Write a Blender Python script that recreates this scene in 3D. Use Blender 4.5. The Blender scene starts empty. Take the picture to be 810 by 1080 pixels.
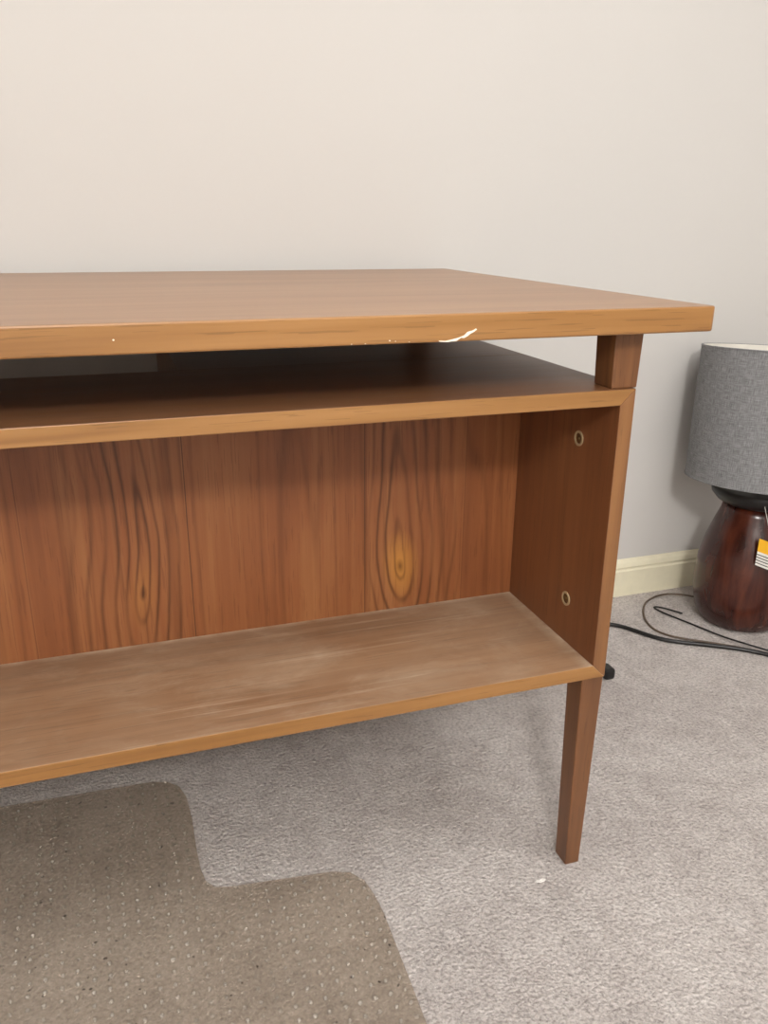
import bpy, bmesh, random
from math import *
from mathutils import Vector, Matrix
random.seed(4)
sc=bpy.context.scene
sc.view_settings.view_transform='Standard'
COL=sc.collection
def s2l(c):
    r=[]
    for v in c:
        v/=255.
        r.append(v/12.92 if v<=.04045 else ((v+.055)/1.055)**2.4)
    return (*r,1)

# ---------------- node helpers ----------------
class G:
    def __init__(s,name):
        s.m=bpy.data.materials.new(name); s.m.use_nodes=True; s.t=s.m.node_tree
        s.b=s.t.nodes['Principled BSDF']; s.out=s.t.nodes['Material Output']
        tc=s.t.nodes.new('ShaderNodeTexCoord'); s.co=tc.outputs['Object']
        sp=s.t.nodes.new('ShaderNodeSeparateXYZ'); s.t.links.new(s.co,sp.inputs[0]); s.x,s.y,s.z=sp.outputs
    def set(s,sock,v):
        if isinstance(v,bpy.types.NodeSocket): s.t.links.new(v,sock)
        else: sock.default_value=v
    def M(s,op,a,b=0.,c=0.,clamp=False):
        n=s.t.nodes.new('ShaderNodeMath'); n.operation=op; n.use_clamp=clamp
        for i,v in enumerate((a,b,c)): s.set(n.inputs[i],v)
        return n.outputs[0]
    def vec(s,x,y,z):
        n=s.t.nodes.new('ShaderNodeCombineXYZ')
        for i,v in enumerate((x,y,z)): s.set(n.inputs[i],v)
        return n.outputs[0]
    def noise(s,v,scale,detail=3,rough=.5,dist=0.):
        n=s.t.nodes.new('ShaderNodeTexNoise'); s.set(n.inputs['Vector'],v)
        n.inputs['Scale'].default_value=scale;n.inputs['Detail'].default_value=detail
        n.inputs['Roughness'].default_value=rough;n.inputs['Distortion'].default_value=dist
        return n.outputs[0]
    def scl(s,sx,sy,sz):
        return s.vec(s.M('MULTIPLY',s.x,sx),s.M('MULTIPLY',s.y,sy),s.M('MULTIPLY',s.z,sz))
    def ramp(s,f,stops,interp='LINEAR'):
        n=s.t.nodes.new('ShaderNodeValToRGB'); n.color_ramp.interpolation=interp
        e=n.color_ramp.elements
        while len(e)<len(stops): e.new(.5)
        for i,(p,c) in enumerate(stops):
            e[i].position=p
            e[i].color=c if len(c)==4 else (*c,1)
        s.set(n.inputs[0],f); return n.outputs[0]
    def mix(s,f,a,b,mode='MIX'):
        n=s.t.nodes.new('ShaderNodeMix'); n.data_type='RGBA'; n.blend_type=mode
        s.set(n.inputs[0],f); s.set(n.inputs[6],a); s.set(n.inputs[7],b); return n.outputs[2]
    def bump(s,h,strength,dist=.001):
        n=s.t.nodes.new('ShaderNodeBump'); n.inputs['Strength'].default_value=strength;n.inputs['Distance'].default_value=dist
        s.set(n.inputs['Height'],h); s.t.links.new(n.outputs[0],s.b.inputs['Normal'])
    def fin(s,col,rough=.5,spec=.5):
        s.set(s.b.inputs['Base Color'],col); s.set(s.b.inputs['Roughness'],rough); s.b.inputs['Specular IOR Level'].default_value=spec
        return s.m
def plain(name,c,rough=.5,metal=0,spec=.5):
    g=G(name); n=g.noise(g.co,60,2)
    a=s2l(c); col=g.mix(n,tuple(v*.93 for v in a[:3])+(1,),tuple(min(1,v*1.05) for v in a[:3])+(1,))
    g.b.inputs['Metallic'].default_value=metal
    return g.fin(col,rough,spec)

def teak(name,axis,dark,mid,light,rough=.42,dust=0.,lines=.5,backdust=False,bump=.12,pore=.28,smooth=False):
    g=G(name)
    i='xyz'.index(axis)
    def sv(al,ac):
        q=[ac]*3; q[i]=al; return g.scl(*q)
    n1=g.noise(sv(.9,11),1,3,.55,.4)
    n2=g.noise(sv(1.2 if smooth else 2.5,60 if smooth else 75),1,2 if smooth else 3,.6,.2)
    n3=g.noise(sv(14,420),1,2,.5)
    w=g.M('SINE',g.M('MULTIPLY',g.noise(sv(.55,7),1,2,.5,.2),60))
    w=g.M('POWER',g.M('MULTIPLY_ADD',w,.5,.5),3.)
    k2=.25 if smooth else .45
    f=g.M('ADD',g.M('MULTIPLY',n1,1-k2),g.M('MULTIPLY',n2,k2))
    f=g.M('SUBTRACT',f,g.M('MULTIPLY',w,.10*lines))
    col=g.ramp(f,[(.30,s2l(dark)),(.5,s2l(mid)),(.70,s2l(light))])
    if pore:
        pores=g.M('LESS_THAN',n3,.36)
        col=g.mix(g.M('MULTIPLY',pores,pore),col,s2l(tuple(v*.6 for v in dark)))
    r=rough if smooth else g.M('MULTIPLY_ADD',n2,.15,rough-.07)
    if dust>0:
        d=g.noise(g.vec(g.M('MULTIPLY',g.x,8),g.M('MULTIPLY',g.y,15),g.z),1,5,.7,.5)
        dd=g.noise(sv(24,110),1,4,.75)
        m=g.M('MULTIPLY',g.M('MULTIPLY',g.M('SUBTRACT',d,.48),4.5,clamp=True),g.M('MULTIPLY_ADD',dd,2.4,-.7),clamp=True)
        sf=g.M('MULTIPLY',g.M('SUBTRACT',g.noise(sv(3.5,170),1,2,.6),.59),10,clamp=True)
        sf=g.M('MULTIPLY',sf,g.M('MULTIPLY',g.M('SUBTRACT',g.noise(sv(3,6),1,2),.42),5,clamp=True))
        m=g.M('ADD',g.M('MULTIPLY',m,.5),g.M('MULTIPLY',sf,.5))
        if backdust:
            q=g.M('MULTIPLY',g.M('SUBTRACT',g.y,Yp-.010),90,clamp=True)
            q2=g.M('MULTIPLY',g.M('SUBTRACT',g.x,-.036),55,clamp=True)
            q=g.M('MAXIMUM',q,q2)
            m=g.M('ADD',m,g.M('MULTIPLY',q,g.M('MULTIPLY_ADD',g.noise(g.co,34,4,.7),2.4,-.65,clamp=True)))
            haze=g.M('MULTIPLY',g.M('SUBTRACT',g.noise(g.co,6,4,.6),.22),.85,clamp=True)
            m=g.M('ADD',m,haze)
        m=g.M('MULTIPLY',m,dust,clamp=True)
        col=g.mix(m,col,s2l((210,192,166)))
        r=g.M('ADD',r,g.M('MULTIPLY',m,.3))
    if bump: g.bump(g.M('ADD',g.M('MULTIPLY',n3,.6),g.M('MULTIPLY',n2,.4)),bump,.0006)
    return g.fin(col,r,.5)
Yp=.2217
M_top=teak('teak_top_veneer','x',(138,101,70),(154,116,83),(166,130,96),.33,lines=.5,bump=0,pore=0,smooth=True)
M_edge=teak('teak_edge_x','x',(122,82,44),(149,106,59),(168,124,75),.36,lines=1.1)
M_edgez=teak('teak_edge_z','z',(110,71,41),(132,90,53),(152,108,67),.38,lines=1.)
M_shelf=teak('teak_shelf_x','x',(106,68,42),(127,86,56),(145,104,73),.36,dust=.14,bump=.05)
M_dusty=teak('teak_shelf_dusty','x',(118,83,55),(138,100,69),(156,119,86),.5,dust=.55,backdust=True)
M_side=teak('teak_side_z','z',(100,58,33),(117,72,43),(132,86,54),.42,lines=.4)
M_leg=teak('teak_leg_z','z',(94,60,36),(120,79,48),(142,99,63),.38,lines=1.1)

def back_mat():
    g=G('teak_back_veneer')
    tone=g.M('MULTIPLY_ADD',g.x,1/1.5,1.0)
    P=lambda x:(x+1.5)/1.5
    st=[(0,.45),(P(-1.28),.6),(P(-1.05),.4),(P(-.84),.55),(P(-.652),.42),(P(-.612),.56),(P(-.464),.46),(P(-.34),.48),(P(-.237),.60),(P(-.095),.45),(P(-.055),.5)]
    tv=g.ramp(tone,[(p,(v,v,v,1)) for p,v in st],'CONSTANT')
    n1=g.noise(g.scl(9,1,1.6),1,3,.5,.6); n2=g.noise(g.scl(110,1,2),1,3,.6); n3=g.noise(g.scl(480,1,16),1,2)
    f=g.M('ADD',g.M('MULTIPLY',n1,.40),g.M('MULTIPLY',n2,.20)); f=g.M('ADD',f,g.M('MULTIPLY',tv,.40))
    col=g.ramp(f,[(.38,s2l((114,65,37))),(.5,s2l((135,82,47))),(.60,s2l((152,100,61)))])
    wob=g.M('MULTIPLY_ADD',g.noise(g.vec(g.M('MULTIPLY',g.x,4),0.,g.M('MULTIPLY',g.z,3.2)),1,1,.4),.085,-.0425)
    wob2=g.M('MULTIPLY_ADD',g.noise(g.scl(34,1,10),1,3,.6),.0050,-.0025)
    nr=g.noise(g.scl(24,1,4),1,3)
    for xc,zc,x0,x1,k,k2,per,bl,ph in [(-.528,.385,-.640,-.466,.22,.07,.0100,.18,1.),(-.182,.378,-.236,-.098,.30,.09,.0092,.7,2.4),(-.95,.45,-1.04,-.85,.2,.08,.010,.3,0.)]:
        dx=g.M('ADD',g.M('SUBTRACT',g.x,xc),wob)
        zz=g.M('SUBTRACT',g.z,zc)
        up=g.M('MULTIPLY',g.M('MAXIMUM',zz,0.),k2); dn=g.M('MULTIPLY',g.M('MINIMUM',zz,0.),k)
        dz=g.M('ADD',up,dn)
        r=g.M('SQRT',g.M('ADD',g.M('MULTIPLY',dx,dx),g.M('MULTIPLY',dz,dz)))
        r=g.M('ADD',r,wob2)
        rr=g.M('POWER',g.M('MAXIMUM',r,.00001),.78)
        w=g.M('MULTIPLY_ADD',g.M('SINE',g.M('MULTIPLY_ADD',rr,2*pi/per*.44,ph)),.5,.5)
        w=g.M('POWER',w,4.5)
        mask=g.M('MULTIPLY',g.M('MULTIPLY',g.M('SUBTRACT',g.x,x0),60,clamp=True),g.M('LESS_THAN',g.x,x1))
        fade=g.M('SUBTRACT',1.4,g.M('MULTIPLY',r,13),clamp=True)
        mk_=g.M('MULTIPLY',g.M('MULTIPLY',mask,fade),g.M('MULTIPLY_ADD',nr,3.4,-.8,clamp=True))
        dz2=g.M('MULTIPLY',zz,.42)
        rg=g.M('SQRT',g.M('ADD',g.M('MULTIPLY',dx,dx),g.M('MULTIPLY',dz2,dz2)))
        glow=g.M('MULTIPLY',g.M('SUBTRACT',1.,g.M('MULTIPLY',rg,42),clamp=True),mask)
        col=g.mix(g.M('MULTIPLY',glow,bl),col,s2l((200,140,60)))
        col=g.mix(g.M('MULTIPLY',g.M('MULTIPLY',w,mk_),.74),col,s2l((74,38,19)))
        eye=g.M('MULTIPLY',g.M('SUBTRACT',1.,g.M('MULTIPLY',rg,190),clamp=True),mask)
        col=g.mix(g.M('MULTIPLY',eye,.75),col,s2l((64,30,14)))
    w=g.M('POWER',g.M('MULTIPLY_ADD',g.M('SINE',g.M('MULTIPLY',g.noise(g.scl(6,1,.3),1,2),95)),.5,.5),16.)
    col=g.mix(g.M('MULTIPLY',w,.25),col,s2l((80,42,20)))
    seam=0.
    for xb,st_ in ((-.652,.4),(-.464,.7),(-.237,.7),(-.095,.4),(-1.28,.4),(-1.05,.4),(-.84,.4)):
        q=g.M('LESS_THAN',g.M('ABSOLUTE',g.M('ADD',g.M('SUBTRACT',g.x,xb),g.M('MULTIPLY',wob2,.12))),.0007)
        seam=g.M('MAXIMUM',seam,g.M('MULTIPLY',q,st_))
    col=g.mix(seam,col,s2l((62,28,14)))
    col=g.mix(g.M('MULTIPLY',g.M('LESS_THAN',n3,.38),.28),col,s2l((84,44,24)))
    g.bump(n3,.1,.0006)
    return g.fin(col,.42,.4)
M_back=back_mat()

def wall_mat(name,c):
    g=G(name)
    n=g.noise(g.co,2.2,3); f=g.noise(g.co,260,3)
    a=s2l(c); b=s2l(tuple(v*.985 for v in c))
    g.bump(f,.04,.0006)
    return g.fin(g.mix(n,a,b),.75,.3)
M_wall=wall_mat('wall_paint',(206,203,199))
M_ceil=wall_mat('ceiling_paint',(240,240,240))
M_trim=plain('baseboard_paint',(232,225,198),.45)

def carpet_mat():
    g=G('carpet_pile')
    big=g.noise(g.co,4,4,.6,.4); med=g.noise(g.co,28,4,.65,.5); fin=g.noise(g.co,185,4,.8)
    vo=g.t.nodes.new('ShaderNodeTexVoronoi'); vo.inputs['Scale'].default_value=205; g.set(vo.inputs['Vector'],g.co)
    col=g.ramp(g.M('ADD',g.M('MULTIPLY',big,.5),g.M('MULTIPLY',med,.5)),[(.36,s2l((194,185,181))),(.52,s2l((214,206,202))),(.66,s2l((226,219,215)))])
    sp=g.ramp(fin,[(.34,(.55,.53,.52,1)),(.5,(.96,.96,.95,1)),(.64,(1.18,1.18,1.17,1))])
    col=g.mix(.9,col,sp,'MULTIPLY')
    h=g.M('ADD',g.M('MULTIPLY',fin,1.),g.M('MULTIPLY',med,.9)); h=g.M('SUBTRACT',h,g.M('MULTIPLY',vo.outputs[0],.5))
    g.bump(h,.9,.0065)
    return g.fin(col,.95,.1)
M_carpet=carpet_mat()

def mat_mat():
    g=G('mat_vinyl')
    s=.0175
    jx=g.M('MULTIPLY_ADD',g.noise(g.co,60,1),.3,-.15)
    fx=g.M('ADD',g.M('SUBTRACT',g.M('FRACT',g.M('DIVIDE',g.x,s)),.5),jx); fy=g.M('SUBTRACT',g.M('FRACT',g.M('DIVIDE',g.y,s)),.5)
    r=g.M('SQRT',g.M('ADD',g.M('MULTIPLY',fx,fx),g.M('MULTIPLY',fy,fy)))
    dot=g.M('MULTIPLY',g.M('SUBTRACT',1.,g.M('MULTIPLY',r,5.),clamp=True),1.5,clamp=True)
    dot=g.M('MULTIPLY',dot,g.M('MULTIPLY_ADD',g.noise(g.co,12,2),2.6,-.6,clamp=True))
    n=g.noise(g.co,7,3); f=g.noise(g.co,150,4,.8); sp=g.noise(g.co,110,1,.3)
    col=g.ramp(g.M('ADD',g.M('MULTIPLY',n,.3),g.M('MULTIPLY',f,.7)),[(.36,s2l((140,130,118))),(.52,s2l((182,171,158))),(.66,s2l((210,200,187)))])
    col=g.mix(g.M('MULTIPLY',dot,.6),col,s2l((232,225,214)))  # bright highlights on the studs painted into the colour as pale dots
    speck=g.M('GREATER_THAN',sp,.785)
    col=g.mix(g.M('MULTIPLY',speck,.9),col,s2l((46,36,30)))
    g.bump(g.M('ADD',g.M('MULTIPLY',dot,.9),g.M('MULTIPLY',f,.3)),.9,.003)
    g.fin(col,.24,.7)
    tr=g.t.nodes.new('ShaderNodeBsdfTransparent'); tr.inputs[0].default_value=(.955,.925,.885,1)
    mx=g.t.nodes.new('ShaderNodeMixShader'); g.set(mx.inputs[0],g.M('ADD',g.M('MULTIPLY_ADD',dot,.28,.24),g.M('MULTIPLY',speck,.6),clamp=True))
    g.t.links.new(tr.outputs[0],mx.inputs[1]); g.t.links.new(g.b.outputs[0],mx.inputs[2]); g.t.links.new(mx.outputs[0],g.out.inputs[0])
    return g.m
M_mat=mat_mat()

LX,LY=.728,.553
def shade_mat():
    g=G('grey_linen')
    a=g.M('MULTIPLY',g.M('ARCTAN2',g.M('SUBTRACT',g.y,LY),g.M('SUBTRACT',g.x,LX)),.146)
    w1=g.noise(g.vec(g.M('MULTIPLY',a,900),g.M('MULTIPLY',g.z,60),0.),1,2); w2=g.noise(g.vec(g.M('MULTIPLY',a,50),g.M('MULTIPLY',g.z,900),3.),1,2)
    f=g.M('ADD',g.M('MULTIPLY',w1,.5),g.M('MULTIPLY',w2,.5))
    col=g.ramp(f,[(.38,s2l((106,106,107))),(.5,s2l((130,130,131))),(.64,s2l((152,152,153)))])
    g.bump(f,.3,.0008)
    return g.fin(col,.9,.2)
M_shade=shade_mat()
def base_mat():
    g=G('dark_red_wood')
    n=g.noise(g.scl(26,26,5),1,4,.6,.6)
    col=g.ramp(n,[(.3,s2l((36,14,10))),(.5,s2l((64,28,19))),(.7,s2l((90,44,29)))])
    return g.fin(col,.22,.55)
M_base=base_mat()
M_black=plain('black_plastic',(22,20,20),.4)
M_wire=plain('brown_cord',(92,76,62),.45)
M_brass=plain('fitting_ring_metal',(196,178,140),.45,.5)
M_core=plain('fitting_core_metal',(120,92,58),.4,.8)
M_chip=plain('chipped_filler',(238,230,212),.7)
M_yel=plain('tag_yellow',(238,178,30),.6)
M_white=plain('tag_white',(235,232,225),.6)
M_shadein=plain('shade_lining',(225,220,210),.7)
M_lint=plain('lint',(225,220,215),.9)

# ---------------- geometry helpers ----------------
def mk(name,bm,mats,parent=None,smooth=False,bevel=0,seg=2):
    bmesh.ops.recalc_face_normals(bm,faces=bm.faces)
    me=bpy.data.meshes.new(name); bm.to_mesh(me); bm.free()
    o=bpy.data.objects.new(name,me); COL.objects.link(o)
    for m in (mats if isinstance(mats,(list,tuple)) else [mats]): me.materials.append(m)
    if smooth:
        for p in me.polygons: p.use_smooth=True
    if bevel:
        b=o.modifiers.new('bev','BEVEL'); b.width=bevel; b.segments=seg; b.limit_method='ANGLE'; b.angle_limit=radians(40)
    if parent: o.parent=parent
    return o
def empty(name):
    o=bpy.data.objects.new(name,None); COL.objects.link(o); o.empty_display_size=.1; return o
def frontmat(bm,idx=1):
    bmesh.ops.recalc_face_normals(bm,faces=bm.faces)
    for f in bm.faces:
        if abs(f.normal.y)>.9: f.material_index=idx
def box(name,x0,x1,y0,y1,z0,z1,mats,parent=None,bevel=.001,front=None):
    bm=bmesh.new(); bmesh.ops.create_cube(bm,size=1)
    for v in bm.verts:
        v.co=Vector((x0+(v.co.x+.5)*(x1-x0),y0+(v.co.y+.5)*(y1-y0),z0+(v.co.z+.5)*(z1-z0)))
    if front: frontmat(bm,front)
    return mk(name,bm,mats,parent,bevel=bevel)
def hexa(name,bot,top,mats,parent=None,bevel=.0015):
    bm=bmesh.new(); vs=[]
    for (x0,x1,y0,y1,z) in (bot,top):
        vs.append([bm.verts.new(p) for p in ((x0,y0,z),(x1,y0,z),(x1,y1,z),(x0,y1,z))])
    bm.faces.new(vs[0]);bm.faces.new(vs[1])
    for i in range(4): bm.faces.new((vs[0][i],vs[0][(i+1)%4],vs[1][(i+1)%4],vs[1][i]))
    return mk(name,bm,mats,parent,bevel=bevel,seg=3)
def prismY(name,poly,y0,y1,mats,parent=None,bevel=.0008,front=1):
    bm=bmesh.new()
    a=[bm.verts.new((x,y0,z)) for x,z in poly]; b=[bm.verts.new((x,y1,z)) for x,z in poly]
    bm.faces.new(a);bm.faces.new(b)
    n=len(poly)
    for i in range(n): bm.faces.new((a[i],a[(i+1)%n],b[(i+1)%n],b[i]))
    if front: frontmat(bm,front)
    return mk(name,bm,mats,parent,bevel=bevel)
def lathe(name,prof,cx,cy,mats,parent=None,n=64,cap=True):
    bm=bmesh.new(); rings=[]
    for r,z in prof: rings.append([bm.verts.new((cx+r*cos(2*pi*i/n),cy+r*sin(2*pi*i/n),z)) for i in range(n)])
    for a,b in zip(rings,rings[1:]):
        for i in range(n): bm.faces.new((a[i],a[(i+1)%n],b[(i+1)%n],b[i]))
    if cap: bm.faces.new(rings[0]);bm.faces.new(rings[-1])
    return mk(name,bm,mats,parent,smooth=True)
def tube(name,pts,r,mat,parent=None,cyc=False):
    cu=bpy.data.curves.new(name,'CURVE');cu.dimensions='3D';cu.bevel_depth=r;cu.bevel_resolution=3;cu.resolution_u=12
    s=cu.splines.new('NURBS');s.points.add(len(pts)-1);s.order_u=4
    for p,q in zip(s.points,pts): p.co=(*q,1)
    s.use_endpoint_u=True; s.use_cyclic_u=cyc
    cu.materials.append(mat)
    o=bpy.data.objects.new(name,cu);COL.objects.link(o)
    if parent:o.parent=parent
    return o

# ---------------- room ----------------
YW=.738; XL,XR,YF,ZC=-3.0,2.4,-3.4,2.45
box('floor',XL,XR,YF,YW,-.05,0,M_carpet,bevel=0)
box('wall_back',XL-.1,XR+.1,YW,YW+.1,-.05,ZC+.1,M_wall,bevel=0)
box('wall_front',XL-.1,XR+.1,YF-.1,YF,-.05,ZC+.1,M_wall,bevel=0)
box('wall_left',XL-.1,XL,YF,YW,-.05,ZC+.1,M_wall,bevel=0)
box('wall_right',XR,XR+.1,YF,YW,-.05,ZC+.1,M_wall,bevel=0)
box('ceiling',XL,XR,YF,YW,ZC,ZC+.1,M_ceil,bevel=0)
def base_prof(name,x0,x1):
    prof=[(0,0),(-.013,0),(-.013,.062),(-.0105,.066),(-.0105,.069),(-.012,.072),(-.009,.081),(-.005,.087),(0,.089)]
    bm=bmesh.new()
    a=[bm.verts.new((x0,YW+p[0],p[1])) for p in prof];b=[bm.verts.new((x1,YW+p[0],p[1])) for p in prof]
    bm.faces.new(a);bm.faces.new(b);n=len(prof)
    for i in range(n): bm.faces.new((a[i],a[(i+1)%n],b[(i+1)%n],b[i]))
    return mk(name,bm,M_trim)
base_prof('baseboard_back',XL,XR)
box('baseboard_right',XR-.013,XR,YF,YW-.013,0,.089,M_trim,bevel=.002)
box('baseboard_left',XL,XL+.013,YF,YW-.013,0,.089,M_trim,bevel=.002)

# ---------------- desk ----------------
desk=empty('writing_desk')
H=.74;th=.0259;zt=.6519;zb=.2979;tp=.0177;Ysb=.2526;X0=-1.45
Xt,Yt,Yb=.0662,-.030,.699
bm=bmesh.new()
def rrect(x0,x1,y0,y1,r,n=5):
    P=[]
    for cx,cy,a in ((x1-r,y1-r,0),(x0+r,y1-r,90),(x0+r,y0+r,180),(x1-r,y0+r,270)):
        for i in range(n+1):
            t=radians(a+90*i/n);P.append((cx+r*cos(t),cy+r*sin(t)))
    return P
P=rrect(X0-.066,Xt,Yt,Yb,.006)
a=[bm.verts.new((x,y,H-th)) for x,y in P];b=[bm.verts.new((x,y,H)) for x,y in P]
bm.faces.new(a);f=bm.faces.new(b);n=len(P)
for i in range(n):
    q=bm.faces.new((a[i],a[(i+1)%n],b[(i+1)%n],b[i])); q.material_index=1
mk('desk_top',bm,[M_top,M_edge],desk,bevel=.0018,seg=2)
prismY('case_top_board',[(X0,zt),(0,zt),(-tp,zt-tp),(X0+tp,zt-tp)],0,Ysb,[M_shelf,M_edge],desk)
prismY('case_bottom_board',[(X0,zb),(0,zb),(-tp,zb+tp),(X0+tp,zb+tp)],0,Ysb,[M_dusty,M_edge],desk)
prismY('case_side_panel_right',[(0,zb),(0,zt),(-tp,zt-tp),(-tp,zb+tp)],0,Ysb,[M_side,M_edgez],desk)
prismY('case_side_panel_left',[(X0,zb),(X0,zt),(X0+tp,zt-tp),(X0+tp,zb+tp)],0,Ysb,[M_side,M_edgez],desk)
box('case_back_panel',X0+tp,-tp,Yp,Yp+.012,zb+tp,zt-tp,M_back,desk,bevel=0)
for k,(xa,xb) in enumerate(((-.459,0),(X0,X0+.459))):
    s='right' if k==0 else 'left'
    box('pedestal_carcass_'+s,xa,xb,Ysb,.655,zb,zt,[M_shelf,M_side],desk,bevel=.001)
    hh=(zt-zb)/3
    for j in range(3):
        box('drawer_front_%s_%d'%(s,j+1),xa+.004,xb-.004,.655,.672,zb+hh*j+.003,zb+hh*(j+1)-.003,M_shelf,desk,bevel=.0015)
        box('drawer_pull_%s_%d'%(s,j+1),(xa+xb)/2-.05,(xa+xb)/2+.05,.672,.686,zb+hh*j+.052,zb+hh*j+.064,M_leg,desk,bevel=.003)
def leg(nm,sx,sy):
    def R(xa,xb,ya,yb,z):
        if sx<0: xa,xb=X0-xb,X0-xa
        if sy<0: ya,yb=.655-yb,.655-ya
        return (xa,xb,ya,yb,z)
    hexa('leg_'+nm,R(-.0175,.0035,.0165,.0435,0),R(-.0270,.0030,.006,.040,zb),M_leg,desk,.002)
    hexa('post_'+nm,R(-.0275,.004,.005,.040,zt),R(-.029,.0055,.004,.041,H-th),M_leg,desk,.0015)
leg('back_right',1,1);leg('back_left',-1,1);leg('front_right',1,-1);leg('front_left',-1,-1)
for i,(y,z) in enumerate(((.075,.580),(.072,.373))):
    for nm,r0,r1,x in (('ring',.0092,.0066,-tp-.0012),('core',.0066,0,-tp-.0006)):
        bm=bmesh.new();n=28
        prof=[(r0,-tp+.0002),(r0,x),(r1,x),(r1,-tp+.0002)] if nm=='ring' else [(r0,-tp+.0002),(r0*.9,x),(r0*.45,x),(r0*.35,x-.0008),(.0001,x-.0008)]
        rg=[[bm.verts.new((X,y+r*cos(2*pi*k/n),z+r*sin(2*pi*k/n))) for k in range(n)] for r,X in prof]
        for a,b in zip(rg,rg[1:]):
            for k in range(n): bm.faces.new((a[k],a[(k+1)%n],b[(k+1)%n],b[k]))
        mk('fitting_%s_%d'%(nm,i+1),bm,M_brass if nm=='ring' else M_core,desk)
def chip(name,outline,y):
    bm=bmesh.new()
    c=[bm.verts.new((x,y-.0006,z)) for x,z in outline];d=[bm.verts.new((x,y+.0015,z)) for x,z in outline]
    bm.faces.new(c);bm.faces.new(d);n=len(outline)
    for i in range(n): bm.faces.new((c[i],c[(i+1)%n],d[(i+1)%n],d[i]))
    return mk(name,bm,M_chip,desk)
chip('chip_1',[(-.2440,.7157),(-.237,.7152),(-.2305,.7164),(-.224,.7178),(-.2185,.7196),(-.2150,.7228),(-.2095,.7240),(-.2065,.7256),(-.2055,.7248),(-.2085,.7226),(-.2125,.7208),(-.2150,.7188),(-.2185,.7172),(-.2215,.7176),(-.226,.7149),(-.2350,.7141),(-.2430,.7148)],Yt)
for i in range(5):
    x=-.325+i*.014+random.uniform(-.006,.006);z=.7157+random.uniform(-.0005,.0022);r=random.uniform(.0002,.0006)
    chip('chip_%d'%(i+2),[(x+r*1.8*cos(t),z+r*sin(t)) for t in [k*pi/3 for k in range(6)]],Yt)
chip('chip_20',[(-.531+.0009*cos(k*pi/3),.7265+.0008*sin(k*pi/3)) for k in range(6)],Yt)

# ---------------- chair mat ----------------
out=[(-1.00,.385),(-.752,.376),(-.60,.369),(-.535,.366),(-.512,.358),(-.497,.342),(-.489,.315),(-.486,.263),(-.487,.20),(-.486,.160),(-.482,.136),(-.472,.122),(-.455,.117),
 (-.396,.110),(-.321,.101),(-.298,.092),(-.284,.072),(-.279,.045),(-.277,.013),(-.281,-.142),(-.290,-.75),(-1.22,-.75),(-1.22,.13),(-1.03,.13),(-1.02,.15),(-1.02,.36)]
bm=bmesh.new()
a=[bm.verts.new((x,y,.0008)) for x,y in out];b=[bm.verts.new((x,y,.0036)) for x,y in out]
bm.faces.new(a);bm.faces.new(b);n=len(out)
for i in range(n): bm.faces.new((a[i],a[(i+1)%n],b[(i+1)%n],b[i]))
mk('chair_mat',bm,M_mat,bevel=.001)

# ---------------- table lamp on the floor ----------------
lamp=empty('table_lamp')
lathe('lamp_base',[(.072,0),(.080,.005),(.092,.026),(.099,.06),(.1015,.095),(.0985,.14),(.089,.185),(.076,.225),(.066,.252),(.063,.270)],LX,LY,M_base,lamp)
lathe('lamp_collar',[(.060,.268),(.078,.276),(.090,.290),(.092,.302),(.088,.306),(.02,.308)],LX,LY,M_black,lamp)
lathe('lamp_stem',[(.012,.306),(.012,.42),(.02,.425),(.02,.47)],LX,LY,M_black,lamp,n=24)
tilt=radians(5); ax=Vector((.719,-.695,0))
TM=Matrix.Translation((LX,LY,.45))@Matrix.Rotation(-tilt,4,ax)@Matrix.Translation((-LX,-LY,-.45))
def tl(p): return TM@Vector(p)
if (tl((LX,LY,.59))-Vector((LX,LY,.59))).y<0:
    TM=Matrix.Translation((LX,LY,.45))@Matrix.Rotation(tilt,4,ax)@Matrix.Translation((-LX,-LY,-.45))
bm=bmesh.new();n=96
prof=[(.147,.322),(.149,.588),(.1465,.588),(.1445,.322)]
rg=[[bm.verts.new(tl((LX+r*cos(2*pi*k/n),LY+r*sin(2*pi*k/n),z))) for k in range(n)] for r,z in prof]
for j in range(4):
    A,B=rg[j],rg[(j+1)%4]
    for k in range(n):
        f=bm.faces.new((A[k],A[(k+1)%n],B[(k+1)%n],B[k])); f.material_index=1 if j==2 else 0
mk('lamp_shade',bm,[M_shade,M_shadein],lamp)
for nm,z,r in (('trim_bottom',.3225,.1475),('trim_top',.5875,.1495)):
    c=[tl((LX+r*cos(2*pi*k/32),LY+r*sin(2*pi*k/32),z)) for k in range(32)]
    tube('shade_'+nm,c,.0016,M_shade,lamp,True)
for k in range(3):
    t=2*pi*k/3+.5
    tube('shade_spoke_%d'%(k+1),[(LX+.02*cos(t),LY+.02*sin(t),.46),(LX+.08*cos(t),LY+.08*sin(t),.46),tl((LX+.143*cos(t),LY+.143*sin(t),.50))],.0015,M_black,lamp)
lathe('lamp_bulb',[(.012,.47),(.018,.48),(.029,.51),(.030,.53),(.02,.553),(.004,.56)],LX,LY,M_white,lamp,n=24)
def tagp(name,z0,z1,m,off=0):
    bm=bmesh.new()
    t=Vector((.72,-.69,0)).normalized(); c=Vector((.682,.452,0)); nrm=Vector((-.69,-.72,0)).normalized()
    vs=[]
    for d in (0,.0008):
        for u,z in ((-.020,z0),(.03,z0),(.03,z1),(-.020,z1)):
            p=c+t*u+nrm*(d+off)+Vector((0,0,z+u*-.25)); vs.append(bm.verts.new(p))
    bm.faces.new(vs[:4]);bm.faces.new(vs[4:])
    for i in range(4): bm.faces.new((vs[i],vs[(i+1)%4],vs[4+(i+1)%4],vs[4+i]))
    mk(name,bm,m,lamp)
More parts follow.
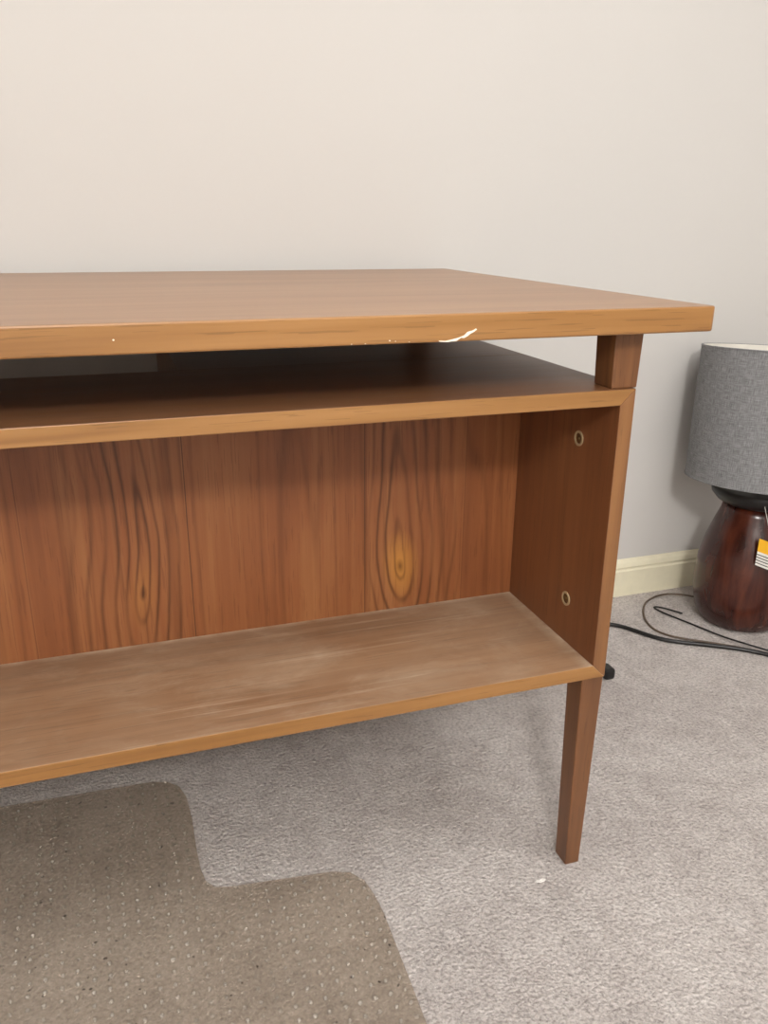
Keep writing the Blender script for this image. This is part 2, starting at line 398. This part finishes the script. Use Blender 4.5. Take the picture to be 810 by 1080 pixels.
tagp('tag_white',.165,.195,M_white);tagp('tag_yellow',.195,.222,M_yel)
for i in range(4): tagp('tag_print_%d'%(i+1),.170+i*.006,.1715+i*.006,M_black,.0009)
tube('tag_string',[(.682,.451,.222),(.68,.46,.26),(.678,.475,.28),(.682,.485,.300)],.0006,M_white,lamp)
tube('lamp_cord',[(.70,.64,.012),(.67,.705,.004),(.60,.695,.003),(.555,.655,.003),(.52,.60,.003),(.51,.545,.003),(.54,.505,.003),(.60,.465,.003),(.66,.41,.003),(.72,.34,.003),(.80,.28,.003)],.0022,M_wire,lamp)
tube('power_cable',[(.20,.62,.005),(.34,.635,.005),(.44,.615,.005),(.47,.56,.005),(.50,.505,.005),(.55,.475,.005),(.61,.44,.005),(.66,.40,.005),(.69,.35,.005),(.72,.27,.005),(.70,.16,.005)],.0042,M_black)
tube('extension_cord',[(.62,.60,.004),(.60,.64,.003),(.575,.66,.003),(.58,.62,.003),(.61,.55,.003),(.63,.48,.004),(.65,.43,.010),(.70,.37,.004),(.76,.30,.003)],.0018,M_black)
plug=empty('power_plug')
box('plug_body',.300,.322,.410,.440,.0,.022,M_black,plug,bevel=.005)
tube('plug_lead',[(.305,.432,.012),(.28,.48,.01),(.25,.55,.005),(.20,.60,.005)],.003,M_black,plug)
bm=bmesh.new(); bmesh.ops.create_icosphere(bm,subdivisions=3,radius=.0045)
for v in bm.verts: v.co=Vector((v.co.x*1.5,v.co.y*.6,v.co.z*.4))*(1+random.uniform(-.35,.35))+Vector((-.064,.001,.002))
mk('lint',bm,M_lint)

# ---------------- lights ----------------
def light(kind,name,loc,e,col,size,tgt=None):
    l=bpy.data.lights.new(name,kind);l.energy=e;l.color=col
    if kind=='AREA': l.shape='DISK';l.size=size
    else: l.shadow_soft_size=size
    o=bpy.data.objects.new(name,l);o.location=loc;COL.objects.link(o)
    if tgt: o.rotation_euler=(Vector(tgt)-Vector(loc)).to_track_quat('-Z','Y').to_euler()
    return o
light('POINT','ceiling_lamp_light',(-1.0,-2.5,2.1),150,(1,.98,.95),.14)
light('AREA','ceiling_fill_light',(.3,-.9,2.42),24,(1,.99,.98),1.2,(.3,-.9,0))  # added soft fill just under the ceiling, not a fixture of the room
w=bpy.data.worlds.new('w');sc.world=w;w.use_nodes=True;w.node_tree.nodes['Background'].inputs[0].default_value=(.5,.5,.5,1);w.node_tree.nodes['Background'].inputs[1].default_value=.3

# ---------------- camera ----------------
y,t,r=radians(18.7626),radians(19.4687),radians(.4561)
F=Vector((sin(y)*cos(t),cos(y)*cos(t),-sin(t)));R=Vector((cos(y),-sin(y),0));U=R.cross(F)
R2=R*cos(r)+U*sin(r);U2=-R*sin(r)+U*cos(r)
c=bpy.data.cameras.new('camera');c.sensor_fit='HORIZONTAL';c.sensor_width=36;c.lens=864.71*36/810;c.clip_start=.01
cam=bpy.data.objects.new('camera',c);COL.objects.link(cam)
m=Matrix((R2,U2,-F)).transposed().to_4x4();m.translation=Vector((-.5386,-.7439,.8190));cam.matrix_world=m
sc.camera=cam
